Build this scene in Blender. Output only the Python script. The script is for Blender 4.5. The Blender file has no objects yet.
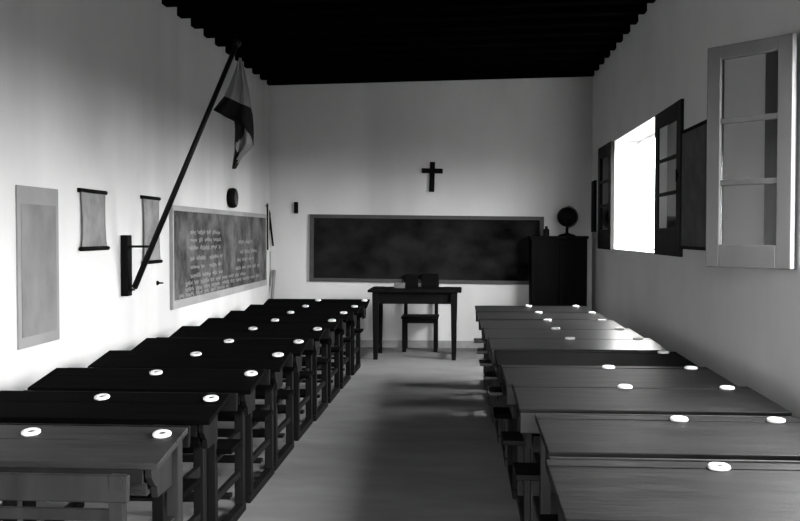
import bpy, bmesh, math, random
from mathutils import Vector, Matrix, Euler
random.seed(7)
C = bpy.context.scene.collection
sc = bpy.context.scene

# ------------------------------------------------------------------ camera
F = 930.0
EYE = 1.41
cam = bpy.data.cameras.new('camera'); cam.sensor_width = 36; cam.lens = F/800*36
co = bpy.data.objects.new('camera', cam); C.objects.link(co)
YAW = math.atan(63/F); PIT = math.atan(26.5/F)
co.location = (0, 0, EYE)
co.rotation_euler = (math.pi/2 - PIT, 0, YAW)
cam.clip_start = 0.05
sc.camera = co
ROT = co.rotation_euler.to_matrix()
def ray(px, py): return ROT @ Vector(((px-400)/F, -(py-260.5)/F, -1))
def on(axis, val, px, py):
    d = ray(px, py); o = Vector((0, 0, EYE)); t = (val-o[axis])/d[axis]
    return o + d*t
YB, XL, XR = 11.5, -2.41, 1.57       # back, left and right wall planes
YR = -1.6                            # rear wall
def L(px, py): return on(0, XL, px, py)
def R(px, py): return on(0, XR, px, py)
def B(px, py): return on(1, YB, px, py)

# ------------------------------------------------------------------ materials
def mat(name, v, rough=.8, noise=None, bump=0, spec=.5, alpha=None, v2=None, coat=0):
    """noise=(scale xyz, amount, detail)"""
    m = bpy.data.materials.new(name); m.use_nodes = True
    nt = m.node_tree; b = nt.nodes['Principled BSDF']
    b.inputs['Base Color'].default_value = (v, v, v, 1)
    b.inputs['Roughness'].default_value = rough
    b.inputs['Specular IOR Level'].default_value = spec
    b.inputs['Coat Weight'].default_value = coat
    b.inputs['Coat Roughness'].default_value = .25
    if noise:
        s, amt, det = noise
        tc = nt.nodes.new('ShaderNodeTexCoord'); mp = nt.nodes.new('ShaderNodeMapping')
        oi = nt.nodes.new('ShaderNodeObjectInfo'); cx = nt.nodes.new('ShaderNodeCombineXYZ')
        ml = nt.nodes.new('ShaderNodeMath'); ml.operation = 'MULTIPLY'; ml.inputs[1].default_value = 37
        nt.links.new(oi.outputs['Random'], ml.inputs[0])
        for k in range(3): nt.links.new(ml.outputs[0], cx.inputs[k])
        nt.links.new(tc.outputs['Object'], mp.inputs['Vector']); nt.links.new(cx.outputs[0], mp.inputs['Location'])
        mp.inputs['Scale'].default_value = s
        n = nt.nodes.new('ShaderNodeTexNoise'); n.inputs['Scale'].default_value = 1; n.inputs['Detail'].default_value = det
        n.inputs['Roughness'].default_value = .6
        nt.links.new(mp.outputs[0], n.inputs['Vector'])
        cr = nt.nodes.new('ShaderNodeValToRGB')
        lo = max(v*(1-amt), 0); hi = v*(1+amt) if v2 is None else v2
        cr.color_ramp.elements[0].position = .3; cr.color_ramp.elements[0].color = (lo, lo, lo, 1)
        cr.color_ramp.elements[1].position = .7; cr.color_ramp.elements[1].color = (hi, hi, hi, 1)
        nt.links.new(n.outputs['Fac'], cr.inputs[0]); nt.links.new(cr.outputs[0], b.inputs['Base Color'])
        if bump:
            bp = nt.nodes.new('ShaderNodeBump'); bp.inputs['Strength'].default_value = bump; bp.inputs['Distance'].default_value = .01
            nt.links.new(n.outputs['Fac'], bp.inputs['Height']); nt.links.new(bp.outputs[0], b.inputs['Normal'])
    return m
M = {}
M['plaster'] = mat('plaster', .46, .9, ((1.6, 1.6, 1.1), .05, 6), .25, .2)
M['plaster_right'] = mat('plaster_right', .58, .9, ((1.6, 1.6, 1.1), .06, 6), .25, .2)  # same plaster, base colour raised to make up for weak bounced light
M['floor'] = mat('floor_cement', .125, .8, ((1.1, 2.6, 1), .25, 8), .15, .15)
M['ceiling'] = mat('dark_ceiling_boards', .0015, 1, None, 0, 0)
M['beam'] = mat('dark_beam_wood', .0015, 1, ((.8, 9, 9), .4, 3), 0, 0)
M['desk_wood'] = mat('worn_desk_wood', .0015, .30, ((2.2, 22, 22), .7, 8), .06, .27)
M['desk_wood_brown'] = mat('scuffed_desk_wood', .0012, .55, ((3.2, 15, 15), .85, 10), .4, .06, v2=.0065)
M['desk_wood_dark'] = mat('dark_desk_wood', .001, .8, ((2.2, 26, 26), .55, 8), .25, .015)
M['desk_wood_worn'] = mat('faded_desk_wood', .013, .5, ((2.2, 26, 26), .4, 8), .25, .15)
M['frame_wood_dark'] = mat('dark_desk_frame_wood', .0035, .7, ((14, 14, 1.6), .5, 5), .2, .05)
M['frame_wood'] = mat('desk_frame_wood', .007, .6, ((14, 14, 1.6), .5, 5), .2, .15)
M['dark_wood'] = mat('dark_varnished_wood', .0025, .7, ((9, 9, 1.4), .4, 4), 0, .04)
M['ceramic'] = mat('white_ceramic', .55, .4)
M['ink'] = mat('ink', .01, .3)
M['iron'] = mat('black_iron', .004, .6, None, 0, .05)
M['board_left'] = mat('grey_chalky_slate', .012, .9, ((1, 4.5, 3.4), .5, 10), 0, .1, v2=.115)
M['board_left_rim'] = mat('pale_board_rim', .20, .8, ((6, 2, 6), .2, 5))
M['board_back'] = mat('dark_smeared_slate', .001, .9, ((2.6, 1, 3.6), .9, 8), 0, .03, v2=.015)
M['board_back_rim'] = mat('dull_board_rim', .028, .7, ((3, 3, 9), .3, 4))
M['chalk'] = mat('chalk', .19, .95)
M['map_paper'] = mat('grey_map_paper', .145, .85, ((7, 7, 7), .35, 7))
M['map_paper_dark'] = mat('dark_map_paper', .05, .85, ((5, 5, 5), .5, 7))
M['panel_paper'] = mat('pale_chart_paper', .115, .85, ((3, 3, 2), .30, 7))
M['panel_rim'] = mat('pale_chart_border', .16, .85, ((3, 3, 3), .12, 5))
M['flag_pale'] = mat('pale_flag_cloth', .13, .9, ((5, 5, 5), .15, 3), 0, .1)
M['flag_dark'] = mat('dark_flag_cloth', .008, .95, None, 0, .05)
M['pole'] = mat('black_pole', .004, .5, None, 0, .1)
M['leaf_dark'] = mat('dark_window_tone', .008, .6, ((8, 8, 2), .3, 4), 0, .1)  # darker base colour for the far window's leaves
M['leaf_pale'] = mat('pale_window_tone', .065, .6, ((8, 8, 2), .12, 4), 0, .3)  # paler base colour for the nearer leaf and frames
M['shutter'] = mat('shutter_wood', .03, .7, ((8, 8, 2), .3, 4), 0, .3)
M['paper'] = mat('paper', .3, .8)
M['globe'] = mat('dark_globe', .004, .6, ((5, 5, 5), .6, 4), 0, .05)
M['leather'] = mat('dark_leather', .0015, .7, spec=.05)
M['stick'] = mat('grey_stick', .14, .7, ((20, 20, 2), .3, 3))
g = bpy.data.materials.new('window_glass'); g.use_nodes = True
nt = g.node_tree; nt.nodes.clear()
o_ = nt.nodes.new('ShaderNodeOutputMaterial'); mx = nt.nodes.new('ShaderNodeMixShader')
tr = nt.nodes.new('ShaderNodeBsdfTransparent'); tr.inputs[0].default_value = (.9, .9, .9, 1)
gl = nt.nodes.new('ShaderNodeBsdfGlossy'); gl.inputs['Roughness'].default_value = .05
fr = nt.nodes.new('ShaderNodeFresnel'); fr.inputs[0].default_value = 1.45
nt.links.new(fr.outputs[0], mx.inputs[0]); nt.links.new(tr.outputs[0], mx.inputs[1]); nt.links.new(gl.outputs[0], mx.inputs[2])
nt.links.new(mx.outputs[0], o_.inputs[0]); M['glass'] = g
g2 = g.copy(); g2.name = 'shaded_glass'; M['glass_dark'] = g2  # tint darkened to carry the shade behind the far window's leaves
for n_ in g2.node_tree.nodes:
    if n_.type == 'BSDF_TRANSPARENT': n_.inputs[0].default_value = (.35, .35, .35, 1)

# plaster with old vertical damp streaks (stains with a shape of their own)
def streaks(m):
    nt = m.node_tree; b = nt.nodes['Principled BSDF']
    src = b.inputs['Base Color'].links[0].from_socket
    tc = nt.nodes.new('ShaderNodeTexCoord'); mp = nt.nodes.new('ShaderNodeMapping'); mp.inputs['Scale'].default_value = (1, 1.1, .12)
    n = nt.nodes.new('ShaderNodeTexNoise'); n.inputs['Scale'].default_value = 1; n.inputs['Detail'].default_value = 3
    nt.links.new(tc.outputs['Object'], mp.inputs[0]); nt.links.new(mp.outputs[0], n.inputs[0])
    r = nt.nodes.new('ShaderNodeValToRGB'); r.color_ramp.elements[0].position = .38; r.color_ramp.elements[0].color = (.84, .84, .84, 1)
    r.color_ramp.elements[1].position = .55; r.color_ramp.elements[1].color = (1, 1, 1, 1)
    nt.links.new(n.outputs[0], r.inputs[0])
    mm = nt.nodes.new('ShaderNodeMix'); mm.data_type = 'RGBA'; mm.blend_type = 'MULTIPLY'; mm.inputs[0].default_value = 1
    nt.links.new(src, mm.inputs[6]); nt.links.new(r.outputs[0], mm.inputs[7]); nt.links.new(mm.outputs[2], b.inputs['Base Color'])
streaks(M['plaster'])

# ------------------------------------------------------------------ mesh helpers
def new(): return bmesh.new()
def box(bm, x0, x1, y0, y1, z0, z1, mi=0, rot=None, piv=None):
    vs = [bm.verts.new((x, y, z)) for x in (x0, x1) for y in (y0, y1) for z in (z0, z1)]
    if rot is not None:
        p = Vector(piv) if piv is not None else Vector(((x0+x1)/2, (y0+y1)/2, (z0+z1)/2))
        for v in vs: v.co = p + rot @ (v.co - p)
    for f in ((0, 1, 3, 2), (4, 6, 7, 5), (0, 4, 5, 1), (2, 3, 7, 6), (0, 2, 6, 4), (1, 5, 7, 3)):
        fc = bm.faces.new([vs[i] for i in f]); fc.material_index = mi
    return vs
def tube(bm, p0, p1, r0, r1=None, n=12, mi=0, caps=True):
    p0, p1 = Vector(p0), Vector(p1); r1 = r0 if r1 is None else r1
    d = (p1-p0).normalized(); a = d.orthogonal().normalized(); b = d.cross(a)
    rings = []
    for p, r in ((p0, r0), (p1, r1)):
        rings.append([bm.verts.new(p + a*r*math.cos(t*2*math.pi/n) + b*r*math.sin(t*2*math.pi/n)) for t in range(n)])
    for i in range(n):
        f = bm.faces.new([rings[0][i], rings[0][(i+1) % n], rings[1][(i+1) % n], rings[1][i]]); f.smooth = True; f.material_index = mi
    if caps:
        bm.faces.new(rings[0][::-1]).material_index = mi; bm.faces.new(rings[1]).material_index = mi
def lathe(bm, prof, n=24, c=(0, 0, 0), axis='z', mi=0):
    rings = []
    for r, h in prof:
        ring = []
        for t in range(n):
            u, v = r*math.cos(t*2*math.pi/n), r*math.sin(t*2*math.pi/n)
            p = (u, v, h) if axis == 'z' else (h, u, v)
            ring.append(bm.verts.new(Vector(c)+Vector(p)))
        rings.append(ring)
    for k in range(len(rings)-1):
        for i in range(n):
            f = bm.faces.new([rings[k][i], rings[k][(i+1) % n], rings[k+1][(i+1) % n], rings[k+1][i]]); f.smooth = True; f.material_index = mi
    bm.faces.new(rings[0][::-1]).material_index = mi; bm.faces.new(rings[-1]).material_index = mi
def prism(bm, poly, x0, x1, mi=0):
    """polygon in (y,z) extruded along x"""
    a = [bm.verts.new((x0, y, z)) for y, z in poly]; b = [bm.verts.new((x1, y, z)) for y, z in poly]
    n = len(poly)
    bm.faces.new(a).material_index = mi; bm.faces.new(b[::-1]).material_index = mi
    for i in range(n): bm.faces.new([a[i], b[i], b[(i+1) % n], a[(i+1) % n]]).material_index = mi
def obj(name, bm, m, parent=None, bevel=0):
    bmesh.ops.recalc_face_normals(bm, faces=bm.faces)
    me = bpy.data.meshes.new(name); bm.to_mesh(me); bm.free()
    for k in (m if isinstance(m, (list, tuple)) else [m]): me.materials.append(M[k])
    o = bpy.data.objects.new(name, me); C.objects.link(o)
    if parent is not None: o.parent = parent
    if bevel:
        bv = o.modifiers.new('bevel', 'BEVEL'); bv.width = bevel; bv.segments = 2; bv.limit_method = 'ANGLE'
    return o
def tag(o, label, cat, group=None):
    o['label'] = label; o['category'] = cat
    if group: o['group'] = group
    return o
def thing(name, label, cat, loc=(0, 0, 0), rotz=0, group=None):
    o = bpy.data.objects.new(name, None); C.objects.link(o); o.empty_display_size = .1
    o.location = loc; o.rotation_euler = (0, 0, rotz)
    return tag(o, label, cat, group)
def struct(name, bm, m, parent=None):
    o = obj(name, bm, m, parent)
    if parent is None: o['kind'] = 'structure'
    return o

# ------------------------------------------------------------------ the room
zl, zr = B(268, 86).z, B(590, 77).z          # underside of the beams at the back wall
slope = (zr-zl)/(XR-XL)
ZT = 3.62
b = new(); box(b, XL-.2, XR+.35, YR-.2, YB+.2, -.1, 0); struct('floor', b, 'floor')
b = new(); box(b, XL-.2, XR+.35, YB, YB+.2, 0, ZT); struct('wall_back', b, 'plaster')
b = new(); box(b, XL-.2, XL, YR, YB, 0, ZT); struct('wall_left', b, 'plaster')
DX0, DX1, DZ = -.85, .75, 2.35  # doorway added behind the camera to throw light along the aisle
b = new(); box(b, XL-.2, DX0, YR-.2, YR, 0, ZT); box(b, DX1, XR+.35, YR-.2, YR, 0, ZT); box(b, DX0, DX1, YR-.2, YR, DZ, ZT); struct('wall_rear', b, 'plaster')
b = new(); box(b, DX0, DX0+.06, YR-.16, YR-.04, 0, DZ); box(b, DX1-.06, DX1, YR-.16, YR-.04, 0, DZ); box(b, DX0+.06, DX1-.06, YR-.16, YR-.04, DZ-.06, DZ); struct('added_doorway_1', b, 'shutter')
# right wall with its window openings
y1a, y1b = R(656, 200).y, R(614.5, 200).y
y2b = 4.45; y2a = 2.55
y3b = 1.15; y3a = -.75  # third window, added out of view to help light the room
ZS, ZH = 1.245, 2.375
b = new(); ys = [YR, y3a, y3b, y2a, y2b, y1a, y1b, YB]
for i in range(7):
    if i % 2 == 0: box(b, XR, XR+.35, ys[i], ys[i+1], 0, ZT)
    else:
        box(b, XR, XR+.35, ys[i], ys[i+1], 0, ZS); box(b, XR, XR+.35, ys[i], ys[i+1], ZH, ZT)
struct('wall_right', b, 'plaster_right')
# sloping ceiling boards
b = new(); n = 24
rt = Matrix.Rotation(-math.atan(slope), 3, 'Y')
def zc(x): return zl + (x-XL)*slope
vs = []
w = (YB-YR)/40
for i in range(40):
    y0, y1 = YR+i*w+.004, YR+(i+1)*w-.004
    q = [(XL, y0), (XR, y0), (XR, y1), (XL, y1)]
    lo = [b.verts.new((x, y, zc(x)+.15)) for x, y in q]; hi = [b.verts.new((x, y, zc(x)+.18)) for x, y in q]
    b.faces.new(lo); b.faces.new(hi[::-1])
    for k in range(4): b.faces.new([lo[k], hi[k], hi[(k+1) % 4], lo[(k+1) % 4]])
q = [(XL, YR), (XR, YR), (XR, YB), (XL, YB)]
lo = [b.verts.new((x, y, zc(x)+.18)) for x, y in q]; hi = [b.verts.new((x, y, zc(x)+.24)) for x, y in q]
b.faces.new(lo); b.faces.new(hi[::-1])
for k in range(4): b.faces.new([lo[k], hi[k], hi[(k+1) % 4], lo[(k+1) % 4]])
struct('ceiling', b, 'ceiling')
names = ['touching the back wall', 'second from the back wall', 'third from the back wall', 'fourth from the back wall', 'fifth from the back wall',
         'sixth from the back wall', 'seventh from the back wall', 'eighth from the back wall', 'ninth from the back wall', 'tenth from the back wall', 'eleventh from the back wall']
for i in range(11):
    y = YB-.09-i*.40
    b = new(); q = [(XL, y-.06), (XR, y-.06), (XR, y+.06), (XL, y+.06)]
    lo = [b.verts.new((x, yy, zc(x))) for x, yy in q]; hi = [b.verts.new((x, yy, zc(x)+.15)) for x, yy in q]
    b.faces.new(lo); b.faces.new(hi[::-1])
    for k in range(4): b.faces.new([lo[k], hi[k], hi[(k+1) % 4], lo[(k+1) % 4]])
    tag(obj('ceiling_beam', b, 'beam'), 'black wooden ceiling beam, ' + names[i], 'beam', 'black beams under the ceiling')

# low skirting along the back wall
b = new(); box(b, XL, XR, YB-.012, YB, 0, .09); struct('baseboard_back', b, 'board_left_rim')

# ------------------------------------------------------------------ windows
def leaf(parent, w, h, m, name='casement_leaf', panes=3, st=.085, t=.038, gm='glass'):
    """leaf hinged on local z axis, spreading along local +x, bottom at z=0; thickness in y"""
    b = new()
    box(b, 0, st, 0, t, 0, h); box(b, w-st, w, 0, t, 0, h)
    box(b, st, w-st, 0, t, h-st*.9, h); box(b, st, w-st, 0, t, 0, st*1.5)
    z0, z1 = st*1.5, h-st*.9
    ph = (z1-z0)/panes
    for k in range(1, panes): box(b, st, w-st, .004, t-.004, z0+k*ph-.014, z0+k*ph+.014)
    o = obj(name, b, m, parent, .004)
    for k in range(panes):
        b = new(); box(b, st+.001, w-st-.001, t/2-.002, t/2+.002, z0+k*ph+(.015 if k else .001), z0+(k+1)*ph-(.015 if k < panes-1 else .001))
        obj('glass_pane', b, gm, o)
    b = new(); tube(b, (w-st/2, -.012, h*.48), (w-st/2, -.012, h*.56), .006); box(b, w-st/2-.012, w-st/2+.012, -.008, 0, h*.50, h*.54)
    obj('latch', b, 'iron', o)
    return o
def window(n, ya, yb, m, mull):
    root = bpy.data.objects.new('window_%d' % n, None); C.objects.link(root); root['kind'] = 'structure'
    root.location = (XR+.05, (ya+yb)/2, ZS)
    hw = (yb-ya)/2; h = ZH-ZS
    b = new(); f = .03
    box(b, .19, .25, -hw, -hw+f, 0, h); box(b, .19, .25, hw-f, hw, 0, h)
    box(b, .19, .25, -hw+f, hw-f, h-f, h); box(b, .19, .25, -hw+f, hw-f, 0, f)
    obj('window_frame', b, m, root)
    for p in mull:
        b = new(); y = -hw + p*2*hw; box(b, .20, .235, y-.009, y+.009, f, h-f); obj('mullion', b, 'ceramic', root)
    b = new(); box(b, -.05, .18, -hw+.005, hw-.005, .0, .012); obj('window_sill', b, 'ceramic', root)
    return root
w1 = window(1, y1a, y1b, 'ceramic', (.25, .52))
w2 = window(2, y2a, y2b, 'leaf_pale', (.5,))
w_added = window(3, y3a, y3b, 'leaf_pale', (.5,))  # the added, unseen window
def put(o, world, rz, root):
    o.location = Vector(world)-Vector(root.location); o.rotation_euler = (0, 0, rz)
yn = R(683, 200).y; yf = R(602, 200).y
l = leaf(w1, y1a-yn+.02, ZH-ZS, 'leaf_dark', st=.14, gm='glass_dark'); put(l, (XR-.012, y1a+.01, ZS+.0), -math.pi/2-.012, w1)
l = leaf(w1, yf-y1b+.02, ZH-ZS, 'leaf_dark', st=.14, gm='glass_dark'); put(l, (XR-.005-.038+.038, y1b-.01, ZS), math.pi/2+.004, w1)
# window 2: far leaf swung well into the room
hx, hy = XR-.02, 4.47
fx, fy = 1.245, 4.80
ang = math.atan2(fy-hy, fx-hx); lw = math.hypot(fx-hx, fy-hy)
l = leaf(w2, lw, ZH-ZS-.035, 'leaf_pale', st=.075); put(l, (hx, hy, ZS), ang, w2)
# folded wooden shutter behind that leaf
b = new(); box(b, XR-.04, XR-.008, 4.50, 4.86, ZS, ZH-.05); 
for k in range(3): box(b, XR-.046, XR-.04, 4.54, 4.82, ZS+.06+k*.35, ZS+.34+k*.35)
tag(obj('shutter', b, 'shutter'), 'dark wooden shutter folded flat on the right wall behind the open glazed leaf', 'shutter')
b = new(); box(b, XR, XR+.001, 0, .001, 0, .001); b.free()

# ------------------------------------------------------------------ school desks
W = 1.09
def wood_strip(bm, x0, x1, prof):
    prism(bm, prof, x0, x1)
def make_desk(kind):
    t = thing('school_desk', '', 'desk')
    # desktop: flat strip for the inkwells, then a gently sloping writing surface
    b = new()
    ins = (.085, .07, 0)[kind]; kk = kind; kind = kind == 1
    dep, zf = (.575, .711) if kind else (.325, .670)
    sl = (.72-zf)/dep; g0, g1 = (.072, .084) if kind else (.13, .135)
    zz_ = lambda y: .72-sl*y
    prism(b, [(0, .698), (0, .720), (-g0, zz_(g0)), (-g0, zz_(g0)-.008), (-g1, zz_(g1)-.008), (-g1, zz_(g1)), (-dep, zf), (-dep, zf-.022)], -W/2+(0), W/2)
    obj('desktop', b, 'desk_wood', t, .004)
    b = new(); box(b, -W/2+.06, W/2-.06, -.05, -.028, .53, zz_(.05)-.0235); obj('front_panel', b, 'desk_wood', t, .002)
    b = new(); box(b, -W/2+.06, W/2-.06, -dep+.06, -.051, .545, .562); box(b, -W/2+.06, W/2-.06, -dep+.06, -dep+.075, .562, .59); obj('book_shelf', b, 'desk_wood', t, .002)
    b = new(); box(b, -W/2+.059, W/2-.059, -dep+.02, -dep+.035, zf-.075, zf-.0235); obj('fascia', b, 'frame_wood', t, .002)
    for s in (-1, 1):
        x0, x1 = sorted((s*(W/2-.035), s*(W/2-.058)))
        b = new()
        prism(b, [(-.07, .53), (-.07, zz_(.07)-.0235), (-dep+.035, zz_(dep-.035)-.0235), (-dep+.04, zf-.06), (-dep+.07, zf-.09), (-dep+.09, .57), (-dep+.10, .53)], x0, x1)
        obj('side_panel', b, 'frame_wood', t, .002)
        x0, x1 = sorted((s*(W/2-.015-ins), s*(W/2-.058-ins)))
        b = new(); box(b, x0, x1, -.07, -.015, .045, zz_(.07)-.0235); obj('leg', b, 'frame_wood', t, .003)
        b = new(); prism(b, [(-.59, .045), (-.54, .045), (-.566, .665 if kind else .700), (-.60, .665 if kind else .700)], x0, x1); obj('leg', b, 'frame_wood', t, .003)
        b = new(); box(b, x0, x1, -.61, 0, 0, .045); obj('runner', b, 'frame_wood', t, .003)
        x0, x1 = sorted((s*(W/2-.025-ins), s*(W/2-.050-ins)))
        b = new(); box(b, x0, x1, -.54, -.07, .375, .42); obj('side_rail', b, 'frame_wood', t, .002)
        b = new(); box(b, x0, x1, -.52, -.07, .19, .22); obj('side_rail', b, 'frame_wood', t, .002)
    e = .015 if kind else -.03
    b = new(); box(b, -W/2-e, W/2+e, -.57, -.36, .421, .445); obj('seat', b, 'desk_wood', t, .004)
    b = new(); box(b, -W/2, W/2, -.011, .011, -.04, .04, rot=Matrix.Rotation(-.10, 3, 'X'))
    for v in b.verts: v.co += Vector((0, -.602 if kind else -.588, .660))
    o = obj('backrest', b, 'frame_wood', t, .004)
    b = new(); box(b, -W/2+.058+ins, W/2-.058-ins, -.568, -.550, .555, .59); obj('backrest_rail', b, 'frame_wood', t, .002)
    b = new(); box(b, -W/2+.058+ins, W/2-.058-ins, -.17, -.11, .10, .12); obj('footrest', b, 'frame_wood', t, .002)
    b = new(); box(b, -W/2+.058+ins, W/2-.058-ins, -.53, -.505, .19, .23); obj('stretcher', b, 'frame_wood', t, .002)
    return t
def copy_tree(o, parent=None):
    c = o.copy(); C.objects.link(c)
    if parent is not None: c.parent = parent
    for ch in list(o.children): copy_tree(ch, c)
    return c
def make_inkwell():
    t = thing('inkwell', '', 'inkwell')
    b = new(); n = 28; prof = [(.0115, .0), (.031, .0), (.033, .003), (.032, .009), (.028, .012), (.016, .011), (.0115, .0095)]
    rings = [[b.verts.new((r*math.cos(k*2*math.pi/n), r*math.sin(k*2*math.pi/n), h)) for k in range(n)] for r, h in prof]
    for a in range(len(prof)):
        for k in range(n):
            f = b.faces.new([rings[a][k], rings[a][(k+1) % n], rings[(a+1) % len(prof)][(k+1) % n], rings[(a+1) % len(prof)][k]]); f.smooth = True
    obj('rim', b, 'ceramic', t)
    b = new(); lathe(b, [(.0115, .0), (.0114, .0085)], 20); obj('ink', b, 'ink', t)
    return t
ordn = ['nearest the camera', 'second from the camera', 'third from the camera', 'fourth from the camera', 'fifth from the camera', 'sixth from the camera',
        'seventh from the camera', 'eighth from the camera', 'ninth from the camera', 'farthest from the camera']
lefty = [431.5, 396.5, 372, 353.5, 340.5, 328, 319.7, 312, 305.7, 299.8]
righty = [466, 419, 386.7, 367, 351.5, 338, 328.3, 320, 312.3, 305.8]
rights_px = [188, 230, 265, 291, 309, 326, 340, 351, 361, 370]       # right ends of the left column
lefts_px = [None, 535, 512, 501, 494, 489, 484, 480, 477.5, 475]
DISC = (([31, 102, 156, 196, 229, 253, 275, 290.6, 305.6, 318], [162, 211, 251, 278, 298.6, 317.5, 332, 343.7, 354.6, 364.5]),
        ([719, 679, 625, 608.5, 588, 570, 555.6, 547.3, 538.3, 528.5], [860, 776, 727, 691, 663.5, 638, 619.6, 602, 592, 575.7]))
desk0 = make_desk(0); desk1 = make_desk(1); desk2 = make_desk(2)
def remat(root, mp):
    for ch in root.children:
        key = (ch.data.name, tuple(sorted(mp)), tuple(mp.values()))
        if key not in RM:
            d = ch.data.copy(); d.materials[0] = M[mp[d.materials[0].name]]; RM[key] = d
        ch.data = RM[key]
RM = {}
ink0 = make_inkwell(); first = True; ifirst = True
for side in (0, 1):
    for i in range(10):
        off = (.082, .075)[side]; py_ = (lefty, righty)[side][i]
        pp = [on(2, (.7175, .7265)[side], DISC[side][k][i], py_) for k in (0, 1)]
        ydd = (pp[0].y+pp[1].y)/2 if DISC[side][1][i] < 800 else pp[0].y
        xs = [on(2, (.7175, .7265)[side], DISC[side][k][i], py_) for k in (0, 1)]; xs = [q_.x*ydd/q_.y for q_ in xs]
        yd = ydd+off
        if side == 0:
            q_ = on(2, .72, rights_px[i], lefty[i]-2); xr = q_.x*yd/q_.y
            xc = xr - W/2
        else:
            q_ = on(2, .72, lefts_px[i] or 545, righty[i]-4); x0 = q_.x*yd/q_.y
            xc = x0 + W/2*.975
        o = desk2 if (side, i) == (0, 0) else (desk0, desk1)[side] if i == 9 else copy_tree((desk0, desk1)[side])
        if side == 1: o.scale = (.975, 1, 1)
        if side == 1 and i < 4: remat(o, {'worn_desk_wood': 'desk_wood_brown', 'desk_frame_wood': 'frame_wood'})
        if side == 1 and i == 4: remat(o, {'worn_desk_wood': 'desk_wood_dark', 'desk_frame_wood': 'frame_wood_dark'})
        if side == 0 and i == 0: remat(o, {'worn_desk_wood': 'desk_wood_worn', 'desk_frame_wood': 'frame_wood'})
        if side == 0 and i > 0: remat(o, {'worn_desk_wood': 'desk_wood_dark', 'desk_frame_wood': 'frame_wood_dark'})
        o.location = (xc, yd, 0); o.rotation_euler = (0, 0, random.uniform(-.004, .004))
        col = ('dark wooden double school desk in the column along the left wall, ', 'wooden double school desk in the column under the windows, ')[side]
        extra = ''
        if i == 9: extra = ''
        o['label'] = col + ordn[i] + extra
        o['group'] = ('double desks along the left wall', 'double desks under the windows')[side]
        for k, dx in enumerate(((-.005), (W/2-.075))):
            if side == 1 and i == 4 and k == 0: continue
            if side == 1 and i == 0 and k == 1: continue
            p = ink0 if ifirst else copy_tree(ink0); ifirst = False
            p.location = (xs[k], yd-off, .7202-((.05/.325)*.082 if side == 0 else (.009/.575)*.075))
            p.rotation_euler = (math.atan(.05/.325) if side == 0 else .016, 0, 0)
            p['label'] = 'white ceramic inkwell at the %s of the %s desk %s' % (('middle', 'right end')[k], ('left-column', 'window-side')[side], ordn[i])
            p['group'] = 'white inkwells in the desks'

# ------------------------------------------------------------------ wall things
def wallbox_left(bm, px0, px1, py0, py1, depth, inset=0, out=0, mi=0):
    """board on the left wall from the photo's near bottom-left / far edges"""
    a = L(px0, (py0+py1)/2).y; c = L(px1, (py0+py1)/2).y
    return a, c
# --- blackboard on the left wall
ya, yb_ = L(169.5, 250).y, L(264.5, 250).y
zt = (L(170, 204).z + L(264, 215).z)/2; zb = (L(169, 309).z + L(264, 286).z)/2
t = thing('blackboard', 'large grey chalky blackboard covered in faint writing on the left wall', 'blackboard', (XL, (ya+yb_)/2, zb))
hw = (yb_-ya)/2; H = zt-zb
b = new(); box(b, .001, .02, -hw+.03, hw-.02, .07, H-.045); surf = obj('slate', b, 'board_left', t)
b = new(); box(b, .001, .03, -hw, -hw+.03, 0, H); box(b, .001, .03, hw-.02, hw, 0, H); box(b, .001, .03, -hw+.03, hw-.02, 0, .07); box(b, .001, .03, -hw+.03, hw-.02, H-.045, H)
obj('board_frame', b, 'board_left_rim', t, .002)
# loose chalk handwriting: illegible scribble in ruled rows
def scribble(bm, y0, y1, z, h, rnd, wd=.007, x=.0205):
    y = y0
    pts = []
    while y < y1:
        n = rnd.randint(4, 9)
        pts = []
        for k in range(n*3):
            pts.append((y, z + math.sin(k*1.9+rnd.random())*h*(.35+.65*rnd.random())*.5)); y += h*.22
            if y > y1: break
        for (a, c), (d, e) in zip(pts, pts[1:]):
            dx, dz = d-a, e-c; ln = math.hypot(dx, dz) or 1; nx, nz = -dz/ln*wd/2, dx/ln*wd/2
            bm.faces.new([bm.verts.new((x, p, q)) for p, q in ((a+nx, c+nz), (d+nx, e+nz), (d-nx, e-nz), (a-nx, c-nz))])
        y += h*.8
rnd = random.Random(3); b = new()
for k, (u0, u1, v) in enumerate(((.14, .42, .74), (.14, .44, .66), (.13, .42, .58), (.14, .27, .47), (.31, .44, .47), (.14, .26, .38), (.31, .43, .38), (.14, .44, .29), (.10, .72, .22), (.10, .90, .16),
                                 (.62, .8, .62), (.64, .86, .50), (.6, .82, .40), (.58, .9, .30), (.05, .5, .11))):
    scribble(b, -hw+u0*2*hw, -hw+u1*2*hw, v*H, .056, rnd, .008)
obj('chalk_writing', b, 'chalk', t)
# --- blackboard on the back wall
p0, p1 = B(309.5, 250), B(543, 250)
zt = B(400, 215.5).z; zb = B(400, 283).z; hw = (p1.x-p0.x)/2; H = zt-zb
t = thing('blackboard', 'long dark smeared blackboard on the back wall behind the teacher\'s table', 'blackboard', ((p0.x+p1.x)/2, YB, zb))
t.rotation_euler = (0, .012, 0)
b = new(); box(b, -hw+.05, hw-.05, -.02, -.001, .045, H-.045); obj('slate', b, 'board_back', t)
b = new(); f = .05; box(b, -hw, -hw+f, -.03, -.001, 0, H); box(b, hw-f, hw, -.03, -.001, 0, H); box(b, -hw+f, hw-f, -.03, -.001, 0, f*.9); box(b, -hw+f, hw-f, -.03, -.001, H-f*.9, H)
obj('board_frame', b, 'board_back_rim', t, .002)
b = new()
tube(b, (-hw+.10, -.024, H-.10), (-hw+.10, -.018, H-.10), .018); obj('board_knob', b, 'iron', t)
b = new(); rnd = random.Random(9)
scribble2 = []
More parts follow.
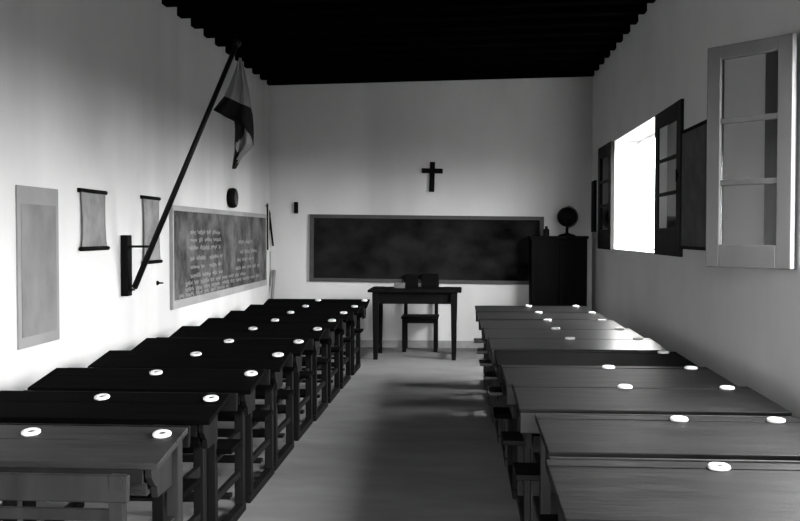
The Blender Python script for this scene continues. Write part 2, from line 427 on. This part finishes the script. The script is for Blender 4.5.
for k in range(5):
    y0 = -hw+.2+k*.28; z = .17
    for j in range(5):
        pass
b.free()
# --- crucifix
c = B(431.7, 177)
t = thing('cross', 'plain black wooden cross high on the back wall', 'cross', (c.x, YB, B(431, 192).z))
t.rotation_euler = (0, .03, 0)
H = B(431, 162).z-B(431, 192).z
b = new(); box(b, -.032, .032, -.035, 0, 0, H); obj('upright', b, 'dark_wood', t, .004)
b = new(); hw = (B(442, 170).x-B(421, 170).x)/2; zz = H*.70; box(b, -hw, hw, -.042, -.006, zz-.03, zz+.03); obj('crossbar', b, 'dark_wood', t, .004)
# --- small dark fixture on the back wall
c = B(296.3, 208)
b = new(); box(b, c.x-.026, c.x+.026, YB-.03, YB-.001, B(296, 213.5).z, B(296, 202).z)
tag(obj('wall_fixture', b, 'iron', None, .005), 'small narrow dark fixture on the back wall left of the long blackboard', 'fixture')
# --- round bell or clock on the left wall
c = L(228.8, 198)
t = thing('wall_clock', 'small round dark clock on the left wall above the grey blackboard', 'clock', (XL, c.y, c.z))
b = new(); lathe(b, [(.085, .001), (.10, .012), (.105, .05), (.095, .075), (.085, .08)], 28, axis='x'); obj('clock_case', b, 'iron', t)
b = new(); lathe(b, [(.075, .0802), (.074, .083)], 28, axis='x'); obj('clock_face', b, 'board_left', t)
b = new(); box(b, .0835, .086, -.004, .004, 0, .055); box(b, .0835, .086, 0, .04, -.004, .004); obj('clock_hands', b, 'iron', t)
# --- hanging maps on the left wall
def hanging(px0, px1, pyt, pyb, label, m='map_paper', rods=True, ov=.025):
    ym = (pyt+pyb)/2
    a, c = L(px0, ym).y, L(px1, ym).y
    pm = (px0+px1)/2
    zt, zb = L(pm, pyt).z, L(pm, pyb).z
    t = thing('wall_map', label, 'map', (XL, (a+c)/2, zb), 0)
    hw = (c-a)/2; H = zt-zb
    b = new(); n, mrows = 8, 14
    rows = []
    for j in range(mrows+1):
        v = j/mrows; wv = 1 - .07*math.sin(v*math.pi) + (.03 if v < .1 else 0)
        rows.append([b.verts.new((.022+.004*math.sin(v*5)*math.sin(i/n*3)-.006*v, (-hw + 2*hw*i/n)*wv, v*H)) for i in range(n+1)])
    for j in range(mrows):
        for i in range(n):
            f = b.faces.new([rows[j][i], rows[j][i+1], rows[j+1][i+1], rows[j+1][i]]); f.smooth = True
    o = obj('map_sheet', b, m, t); s = o.modifiers.new('solid', 'SOLIDIFY'); s.thickness = .002
    for z in (0, H):
        b = new(); tube(b, (.020-.012*(z > 0), -hw-ov, z), (.020-.012*(z > 0), hw+ov, z), .014, n=10); obj('rod', b, 'dark_wood', t)
    return t
hanging(79, 103.5, 191.5, 248.5, 'small grey wall map on dark rods left of the flagpole bracket')
hanging(141.5, 157.5, 198, 262, 'small grey wall map on dark rods behind the slanting flagpole')
# --- tall chart at the left edge
a, c = L(16, 260).y, L(57.3, 260).y; zt, zb = L(40, 187.5).z, L(40, 344).z
t = thing('wall_chart', 'tall pale grey chart with a lighter border at the left end of the wall', 'chart', (XL, (a+c)/2, zb))
hw = (c-a)/2; H = zt-zb
b = new(); box(b, .001, .010, -hw, hw, 0, H); obj('backing', b, 'panel_rim', t, .001)
b = new(); box(b, .010, .013, -hw+.04, hw-.04, .06, H-.10); obj('chart_sheet', b, 'panel_paper', t)
# --- flagpole bracket, pole and flag
c = L(122.5, 265); yp = c.y
zt, zb = L(122.5, 235).z, L(122.5, 296).z
s_ = F/yp
t = thing('flagpole_bracket', 'dark bracket with a short arm on the left wall holding the flagpole', 'bracket', (XL, yp, zb))
H = zt-zb
b = new(); box(b, .001, .055, -.045, .045, 0, H); obj('back_board', b, 'dark_wood', t, .008)
pbase = on(1, yp, 127.5, 288); ptop = on(1, yp, 236, 46)
pbase.x = max(pbase.x, XL+.085)
z2 = on(1, yp, 140, 246.5).z; z3 = on(1, yp, 130, 287.5).z
x2 = on(1, yp, 150.5, 247).x; x3 = on(1, yp, 132.5, 287).x
b = new(); box(b, .05, x2-XL, -.045, -.030, z2-zb-.008, z2-zb+.008); box(b, .05, x2-XL, .030, .045, z2-zb-.008, z2-zb+.008); box(b, x2-XL-.012, x2-XL, -.030, .030, z2-zb-.008, z2-zb+.008); obj('upper_arm', b, 'iron', t)
b = new(); box(b, .05, x3-XL+.01, -.03, .03, z3-zb-.022, z3-zb-.008); obj('lower_arm', b, 'iron', t)
b = new(); d = (ptop-pbase).normalized()
tube(b, pbase, ptop, .021, .017, 14)
o = tag(obj('flagpole', b, 'pole'), 'long black flagpole slanting up from the bracket on the left wall', 'flagpole')
b = new(); bmesh.ops.create_uvsphere(b, u_segments=14, v_segments=8, radius=.03)
for v in b.verts: v.co += ptop + d*.02
obj('finial', b, 'pole', o)
# flag: gathered cloth hanging from the pole head; stripes belong to the cloth
rowsF = [  # left x, y, right x, y of the cloth's edges on the pole's plane
    (239, 58, 241, 58), (234, 72, 244, 72), (229, 84, 247, 88), (223.5, 95.5, 249, 107), (217.5, 102.5, 250.5, 114), (212, 109.5, 251.5, 122), (223, 115.5, 252.3, 128),
    (233, 120, 253, 132), (234, 128, 253.7, 137), (234, 137, 253.9, 141), (233.8, 144, 254, 145), (234, 151, 250, 149.5), (234, 158, 242, 157), (233.3, 169, 234.5, 168)]
b = new(); n = 36; grid = []; SB = 4
rf = []
for k in range(len(rowsF)-1):
    for j in range(SB): rf.append((k+j/SB, tuple(rowsF[k][q]+(rowsF[k+1][q]-rowsF[k][q])*j/SB for q in range(4))))
rf.append((len(rowsF)-1, rowsF[-1]))
for k, (ax, ay, cx_, cy_) in rf:
    row = []
    for i in range(n+1):
        u = i/n
        p = on(1, yp, ax+(cx_-ax)*u, ay+(cy_-ay)*u)
        p.y += math.sin(u*math.pi*4+k*.2)*.035*min(1, .3+k/5) + .04*math.sin(k*.5)*u
        row.append(b.verts.new(p))
    grid.append(row)
pale = [(7, .60, .62), (8, .48, .86), (9, .38, .92), (9.8, .25, .96), (10, .02, 1), (11, .22, 1), (12, .5, 1), (12.6, .95, 1)]
def is_pale(v, u):
    if v < 3: return True
    for (v0, a0, c0), (v1, a1, c1) in zip(pale, pale[1:]):
        if v0 <= v < v1:
            q = (v-v0)/(v1-v0); return a0+(a1-a0)*q < u < c0+(c1-c0)*q
    return False
for k in range(len(rf)-1):
    for i in range(n):
        f = b.faces.new([grid[k][i], grid[k][i+1], grid[k+1][i+1], grid[k+1][i]]); f.smooth = True
        u = (i+.5)/n
        f.material_index = 0 if is_pale(rf[k][0]+.5/SB, u) else 1
o = tag(obj('flag', b, ['flag_pale', 'flag_dark']), 'flag with pale and dark bands hanging limp from the slanting pole', 'flag')
s = o.modifiers.new('solid', 'SOLIDIFY'); s.thickness = .003
# --- stub of a nail in chipped plaster
c = L(157, 283)
b = new(); lathe(b, [(.02, .001), (.016, .012), (.007, .02), (.006, .05)], 10, c=c, axis='x')
tag(obj('wall_peg', b, 'iron'), 'small dark peg in the left wall beside the lower corner of the blackboard', 'peg')
# --- drawing instruments in the corner
c = L(265, 215)
b = new(); tube(b, (XL, c.y, L(265, 206).z), (XL+.045, c.y, L(265, 206).z), .005); tube(b, (XL+.03, c.y, L(265, 250).z), (XL+.03, c.y, L(265, 203.5).z), .011)
tag(obj('pointer', b, 'dark_wood'), 'thin dark pointer hanging by the far end of the left blackboard', 'pointer')
t = thing('board_compass', 'large dark blackboard compass hanging in the corner of the back wall', 'compass', (B(268.8, 215).x+.01, YB-.03, B(268.5, 214).z))
for dx, h in ((-.012, .44), (.05, .40)):
    b = new(); tube(b, (0, 0, 0), (dx, 0, -h), .016, .011); obj('compass_arm', b, 'dark_wood', t)
b = new(); lathe(b, [(.02, -.015), (.022, 0), (.012, .03), (.01, .05)], 12); obj('handle', b, 'dark_wood', t)
b = new(); x = B(269.5, 265).x; prism(b, [(0, 0)]*0 or [(YB-.02, B(269, 286).z), (YB-.006, B(269, 286).z), (YB-.006, B(269, 251).z), (YB-.02, B(269, 251).z)], x-.016, x+.016)
tag(obj('ruler', b, 'stick'), 'grey wooden ruler hanging under the compass in the corner', 'ruler')
b = new(); p0 = B(274.7, 270); tube(b, (p0.x-.03, YB-.22, .012), (p0.x, YB-.03, p0.z), .02)
tag(obj('stick', b, 'stick'), 'short grey stick leaning in the corner under the compass', 'stick')

# --- framed chart and narrow item on the right wall
a, c = R(713, 180).y, R(681, 180).y; zb, zt = R(706, 250.5).z, R(706, 121).z
a = R(715, 180).y
t = thing('wall_map', 'dark framed map on the right wall between the two windows', 'map', (XR, (a+c)/2, zb))
hw = (c-a)/2; H = zt-zb
b = new(); box(b, -.012, -.001, -hw+.012, hw-.012, .012, H-.012); obj('map_sheet', b, 'map_paper_dark', t)
b = new(); f = .022; box(b, -.02, -.001, -hw, -hw+f, 0, H); box(b, -.02, -.001, hw-f, hw, 0, H); box(b, -.02, -.001, -hw+f, hw-f, 0, f); box(b, -.02, -.001, -hw+f, hw-f, H-f, H)
obj('map_frame', b, 'dark_wood', t)
c = R(595.3, 205)
b = new(); box(b, XR-.03, XR-.001, c.y-.13, c.y+.13, R(595, 232).z, R(595, 181).z)
tag(obj('notice_board', b, 'dark_wood', None, .003), 'narrow dark board on the right wall between the far window and the corner', 'board')

# ------------------------------------------------------------------ teacher's table, chair, cabinet, globe
pf = on(2, 0, 374, 359.5); yT = pf.y; kT = yT/F
xa, xb = on(1, yT, 368, 300).x, on(1, yT, 461.5, 300).x
zt = on(1, yT, 400, 289.7).z
t = thing('teacher_table', 'dark wooden teacher\'s table in front of the long blackboard', 'table', ((xa+xb)/2, yT, 0))
hw = (xb-xa)/2; D = .56
b = new(); box(b, -hw, hw, -.05, D+.05, zt-.03, zt); obj('tabletop', b, 'dark_wood', t, .006)
b = new(); box(b, -hw+.06, hw-.07, 0, D, zt-.16, zt-.031); obj('apron', b, 'dark_wood', t, .003)
for sx in (-1, 1):
    for yy in (0, D):
        xx = -hw+.085 if sx < 0 else hw-.085
        b = new(); w = .036
        vs = box(b, xx-w, xx+w, yy-.032+.001, yy+.032+.001, 0, zt-.031)
        for v in vs:
            if v.co.z < .01: v.co.x = xx+(v.co.x-xx)*.68; v.co.y = yy+(v.co.y-yy)*.68
        obj('leg', b, 'dark_wood', t, .003)
for sx in (-1, 1):
    b = new(); xx = sx*(hw-.085); box(b, xx-.012, xx+.012, .03, D-.03, .10, .135); obj('stretcher', b, 'dark_wood', t)
# things on the table
c = on(2, zt, 383, 290)
b = new(); box(b, c.x-.11, c.x+.09, yT+.05, yT+.22, zt+.001, zt+.022); tag(obj('book', b, 'dark_wood', None, .002), 'dark closed book lying on the left end of the teacher\'s table', 'book')
c = on(1, yT+.3, 399, 288)
b = new(); box(b, c.x-.055, c.x+.065, yT+.26, yT+.36, zt+.001, zt+.062); tag(obj('box', b, 'map_paper_dark', None, .004), 'small dull box on the teacher\'s table beside the chair back', 'box')
# chair behind the table, facing the class
yC = on(2, 0, 418, 353.5).y
yC = max(yC, yT+D+.12)
x0, x1 = on(1, yC, 401.5, 330).x, on(1, yC, 438, 330).x
t = thing('chair', 'dark wooden chair pushed in behind the teacher\'s table', 'chair', ((x0+x1)/2, yC, 0))
hw = (x1-x0)/2; D2 = .36
b = new(); box(b, -hw-.005, hw+.005, -.02, D2, .395, .425); obj('seat', b, 'dark_wood', t, .008)
b = new(); box(b, -hw+.03, hw-.03, .005, D2-.01, .345, .394); obj('seat_rail', b, 'dark_wood', t)
ztop = on(1, yC+D2, 420, 274.5).z
for sx in (-1, 1):
    xx = sx*(hw-.03)
    b = new(); box(b, xx-.024, xx+.024, 0, .045, 0, .394); obj('leg', b, 'dark_wood', t, .003)
    b = new(); prism(b, [(D2-.03, 0), (D2+.01, 0), (D2+.012, .42), (D2+.045, ztop-.01), (D2+.02, ztop-.01), (D2-.028, .42)], xx-.022, xx+.022); obj('leg', b, 'dark_wood', t, .003)
b = new(); box(b, -.02-hw+.03, -.035, D2+.005, D2+.03, .70, ztop, rot=Matrix.Rotation(-.06, 3, 'X')); box(b, .0, hw, D2+.005, D2+.03, .68, ztop+.01, rot=Matrix.Rotation(-.06, 3, 'X'))
obj('backrest', b, 'leather', t, .012)
# cabinet
yK = 11.08
x0, x1 = on(1, yK, 530, 260).x, on(1, yK, 588.7, 260).x
zt = on(1, yK, 560, 236).z
t = thing('cabinet', 'tall black cabinet in the far right corner beside the blackboard', 'cabinet', ((x0+x1)/2, yK, 0))
hw = (x1-x0)/2; D = YB-.035-yK
b = new(); box(b, -hw+.015, hw-.015, .02, D, .06, zt-.035); box(b, -hw+.03, hw-.03, .04, D, 0, .06); obj('body', b, 'dark_wood', t)
b = new(); box(b, -hw, hw, 0, D, zt-.034, zt); obj('cabinet_top', b, 'dark_wood', t, .006)
for s in (-1, 1):
    xa_, xb_ = sorted((s*.003, s*(hw-.02)))
    b = new(); box(b, xa_, xb_, 0, .019, .08, zt-.05); box(b, xa_+.05, xb_-.05, -.004, 0, .16, zt*.5); box(b, xa_+.05, xb_-.05, -.004, 0, zt*.5+.06, zt-.12)
    dd = obj('door', b, 'dark_wood', t, .002)
    b = new(); lathe(b, [(.01, 0), (.012, .01), (.008, .02)], 10); 
    for v in b.verts: v.co = Vector((s*.04+v.co.x, -v.co.z, .72+v.co.y))
    obj('knob', b, 'iron', dd)
# globe
c = on(1, yK+.2, 567, 217)
t = thing('globe', 'dark school globe on a turned stand on top of the cabinet', 'globe', (c.x, yK+.2, zt+.001))
rg = .118; zc_ = c.z-zt
b = new(); lathe(b, [(.10, 0), (.10, .012), (.05, .025), (.018, .035), (.016, zc_-rg-.01), (.006, zc_-rg+.003)], 24); obj('stand', b, 'dark_wood', t)
b = new(); bmesh.ops.create_uvsphere(b, u_segments=32, v_segments=18, radius=rg)
for f in b.faces: f.smooth = True
for v in b.verts: v.co.z += zc_
obj('sphere', b, 'globe', t)
b = new(); N = 24
for k in range(N):
    a0 = -math.pi/2+math.pi*k/N; a1 = -math.pi/2+math.pi*(k+1)/N; r0, r1 = rg+.004, rg+.014
    q = []
    for yy in (-.004, .004):
        for a_, r_ in ((a0, r0), (a0, r1), (a1, r1), (a1, r0)): q.append(b.verts.new((r_*math.cos(a_), yy, zc_+r_*math.sin(a_))))
    for f in ((0, 1, 2, 3), (7, 6, 5, 4), (1, 5, 6, 2), (0, 3, 7, 4)): b.faces.new([q[i] for i in f])
obj('meridian_arc', b, 'iron', t)
c = on(1, yK+.15, 546.3, 231)
b = new(); lathe(b, [(.034, 0), (.036, .01), (.036, .075), (.016, .09), (.016, .105), (.02, .115)], 16, c=(c.x, yK+.15, zt+.001))
tag(obj('bottle', b, 'iron'), 'small dark bottle on the left end of the cabinet top', 'bottle')

# ------------------------------------------------------------------ light: daylight through the windows, plus an added window and doorway
w = bpy.data.worlds.new('world'); sc.world = w; w.use_nodes = True
nt = w.node_tree; bg = nt.nodes['Background']
tc = nt.nodes.new('ShaderNodeTexCoord'); sp = nt.nodes.new('ShaderNodeSeparateXYZ'); cr = nt.nodes.new('ShaderNodeValToRGB')
nt.links.new(tc.outputs['Generated'], sp.inputs[0])
mr = nt.nodes.new('ShaderNodeMapRange'); mr.inputs[1].default_value = -1; mr.inputs[2].default_value = 1
nt.links.new(sp.outputs['Z'], mr.inputs[0]); nt.links.new(mr.outputs[0], cr.inputs[0])
e = cr.color_ramp.elements; e[0].position = .47; e[0].color = (.015, .015, .015, 1); e[1].position = .52; e[1].color = (.52, .52, .52, 1)
x_ = e.new(.85); x_.color = (1, 1, 1, 1)
nt.links.new(cr.outputs[0], bg.inputs[0]); bg.inputs[1].default_value = 42
for ya_, yb2 in ((y1a, y1b), (y2a, y2b), (y3a, y3b)):
    ld = bpy.data.lights.new('window_daylight', 'AREA'); ld.shape = 'RECTANGLE'; ld.size = yb2-ya_; ld.size_y = ZH-ZS
    ld.cycles.is_portal = True
    lo_ = bpy.data.objects.new('window_daylight', ld); C.objects.link(lo_)
    lo_.location = (XR+.34, (ya_+yb2)/2, (ZH+ZS)/2); lo_.rotation_euler = (math.pi/2, 0, math.pi/2)   # -Z points to -X
ld = bpy.data.lights.new('added_doorway_daylight', 'AREA'); ld.shape = 'RECTANGLE'; ld.size = DX1-DX0; ld.size_y = DZ; ld.cycles.is_portal = True  # sky portal for the added doorway
lo_ = bpy.data.objects.new('added_doorway_daylight', ld); C.objects.link(lo_)
lo_.location = ((DX0+DX1)/2, YR-.19, DZ/2); lo_.rotation_euler = (-math.pi/2, 0, math.pi)
lo_.rotation_euler = Vector((0, -1, 0)).to_track_quat('Z', 'Y').to_euler()
sc.view_settings.view_transform = 'Standard'; sc.view_settings.look = 'None'; sc.view_settings.gamma = 1
sd = bpy.data.lights.new('sun', 'SUN'); sd.energy = 6; sd.angle = math.radians(14)
so = bpy.data.objects.new('sun', sd); C.objects.link(so); so.location = (8, 8, 10)
so.rotation_euler = Vector((1, .55, 1.25)).to_track_quat('Z', 'Y').to_euler()
sc.view_settings.exposure = 1.17
sc.cycles.max_bounces = 8; sc.cycles.diffuse_bounces = 6
sc.cycles.use_denoising = True
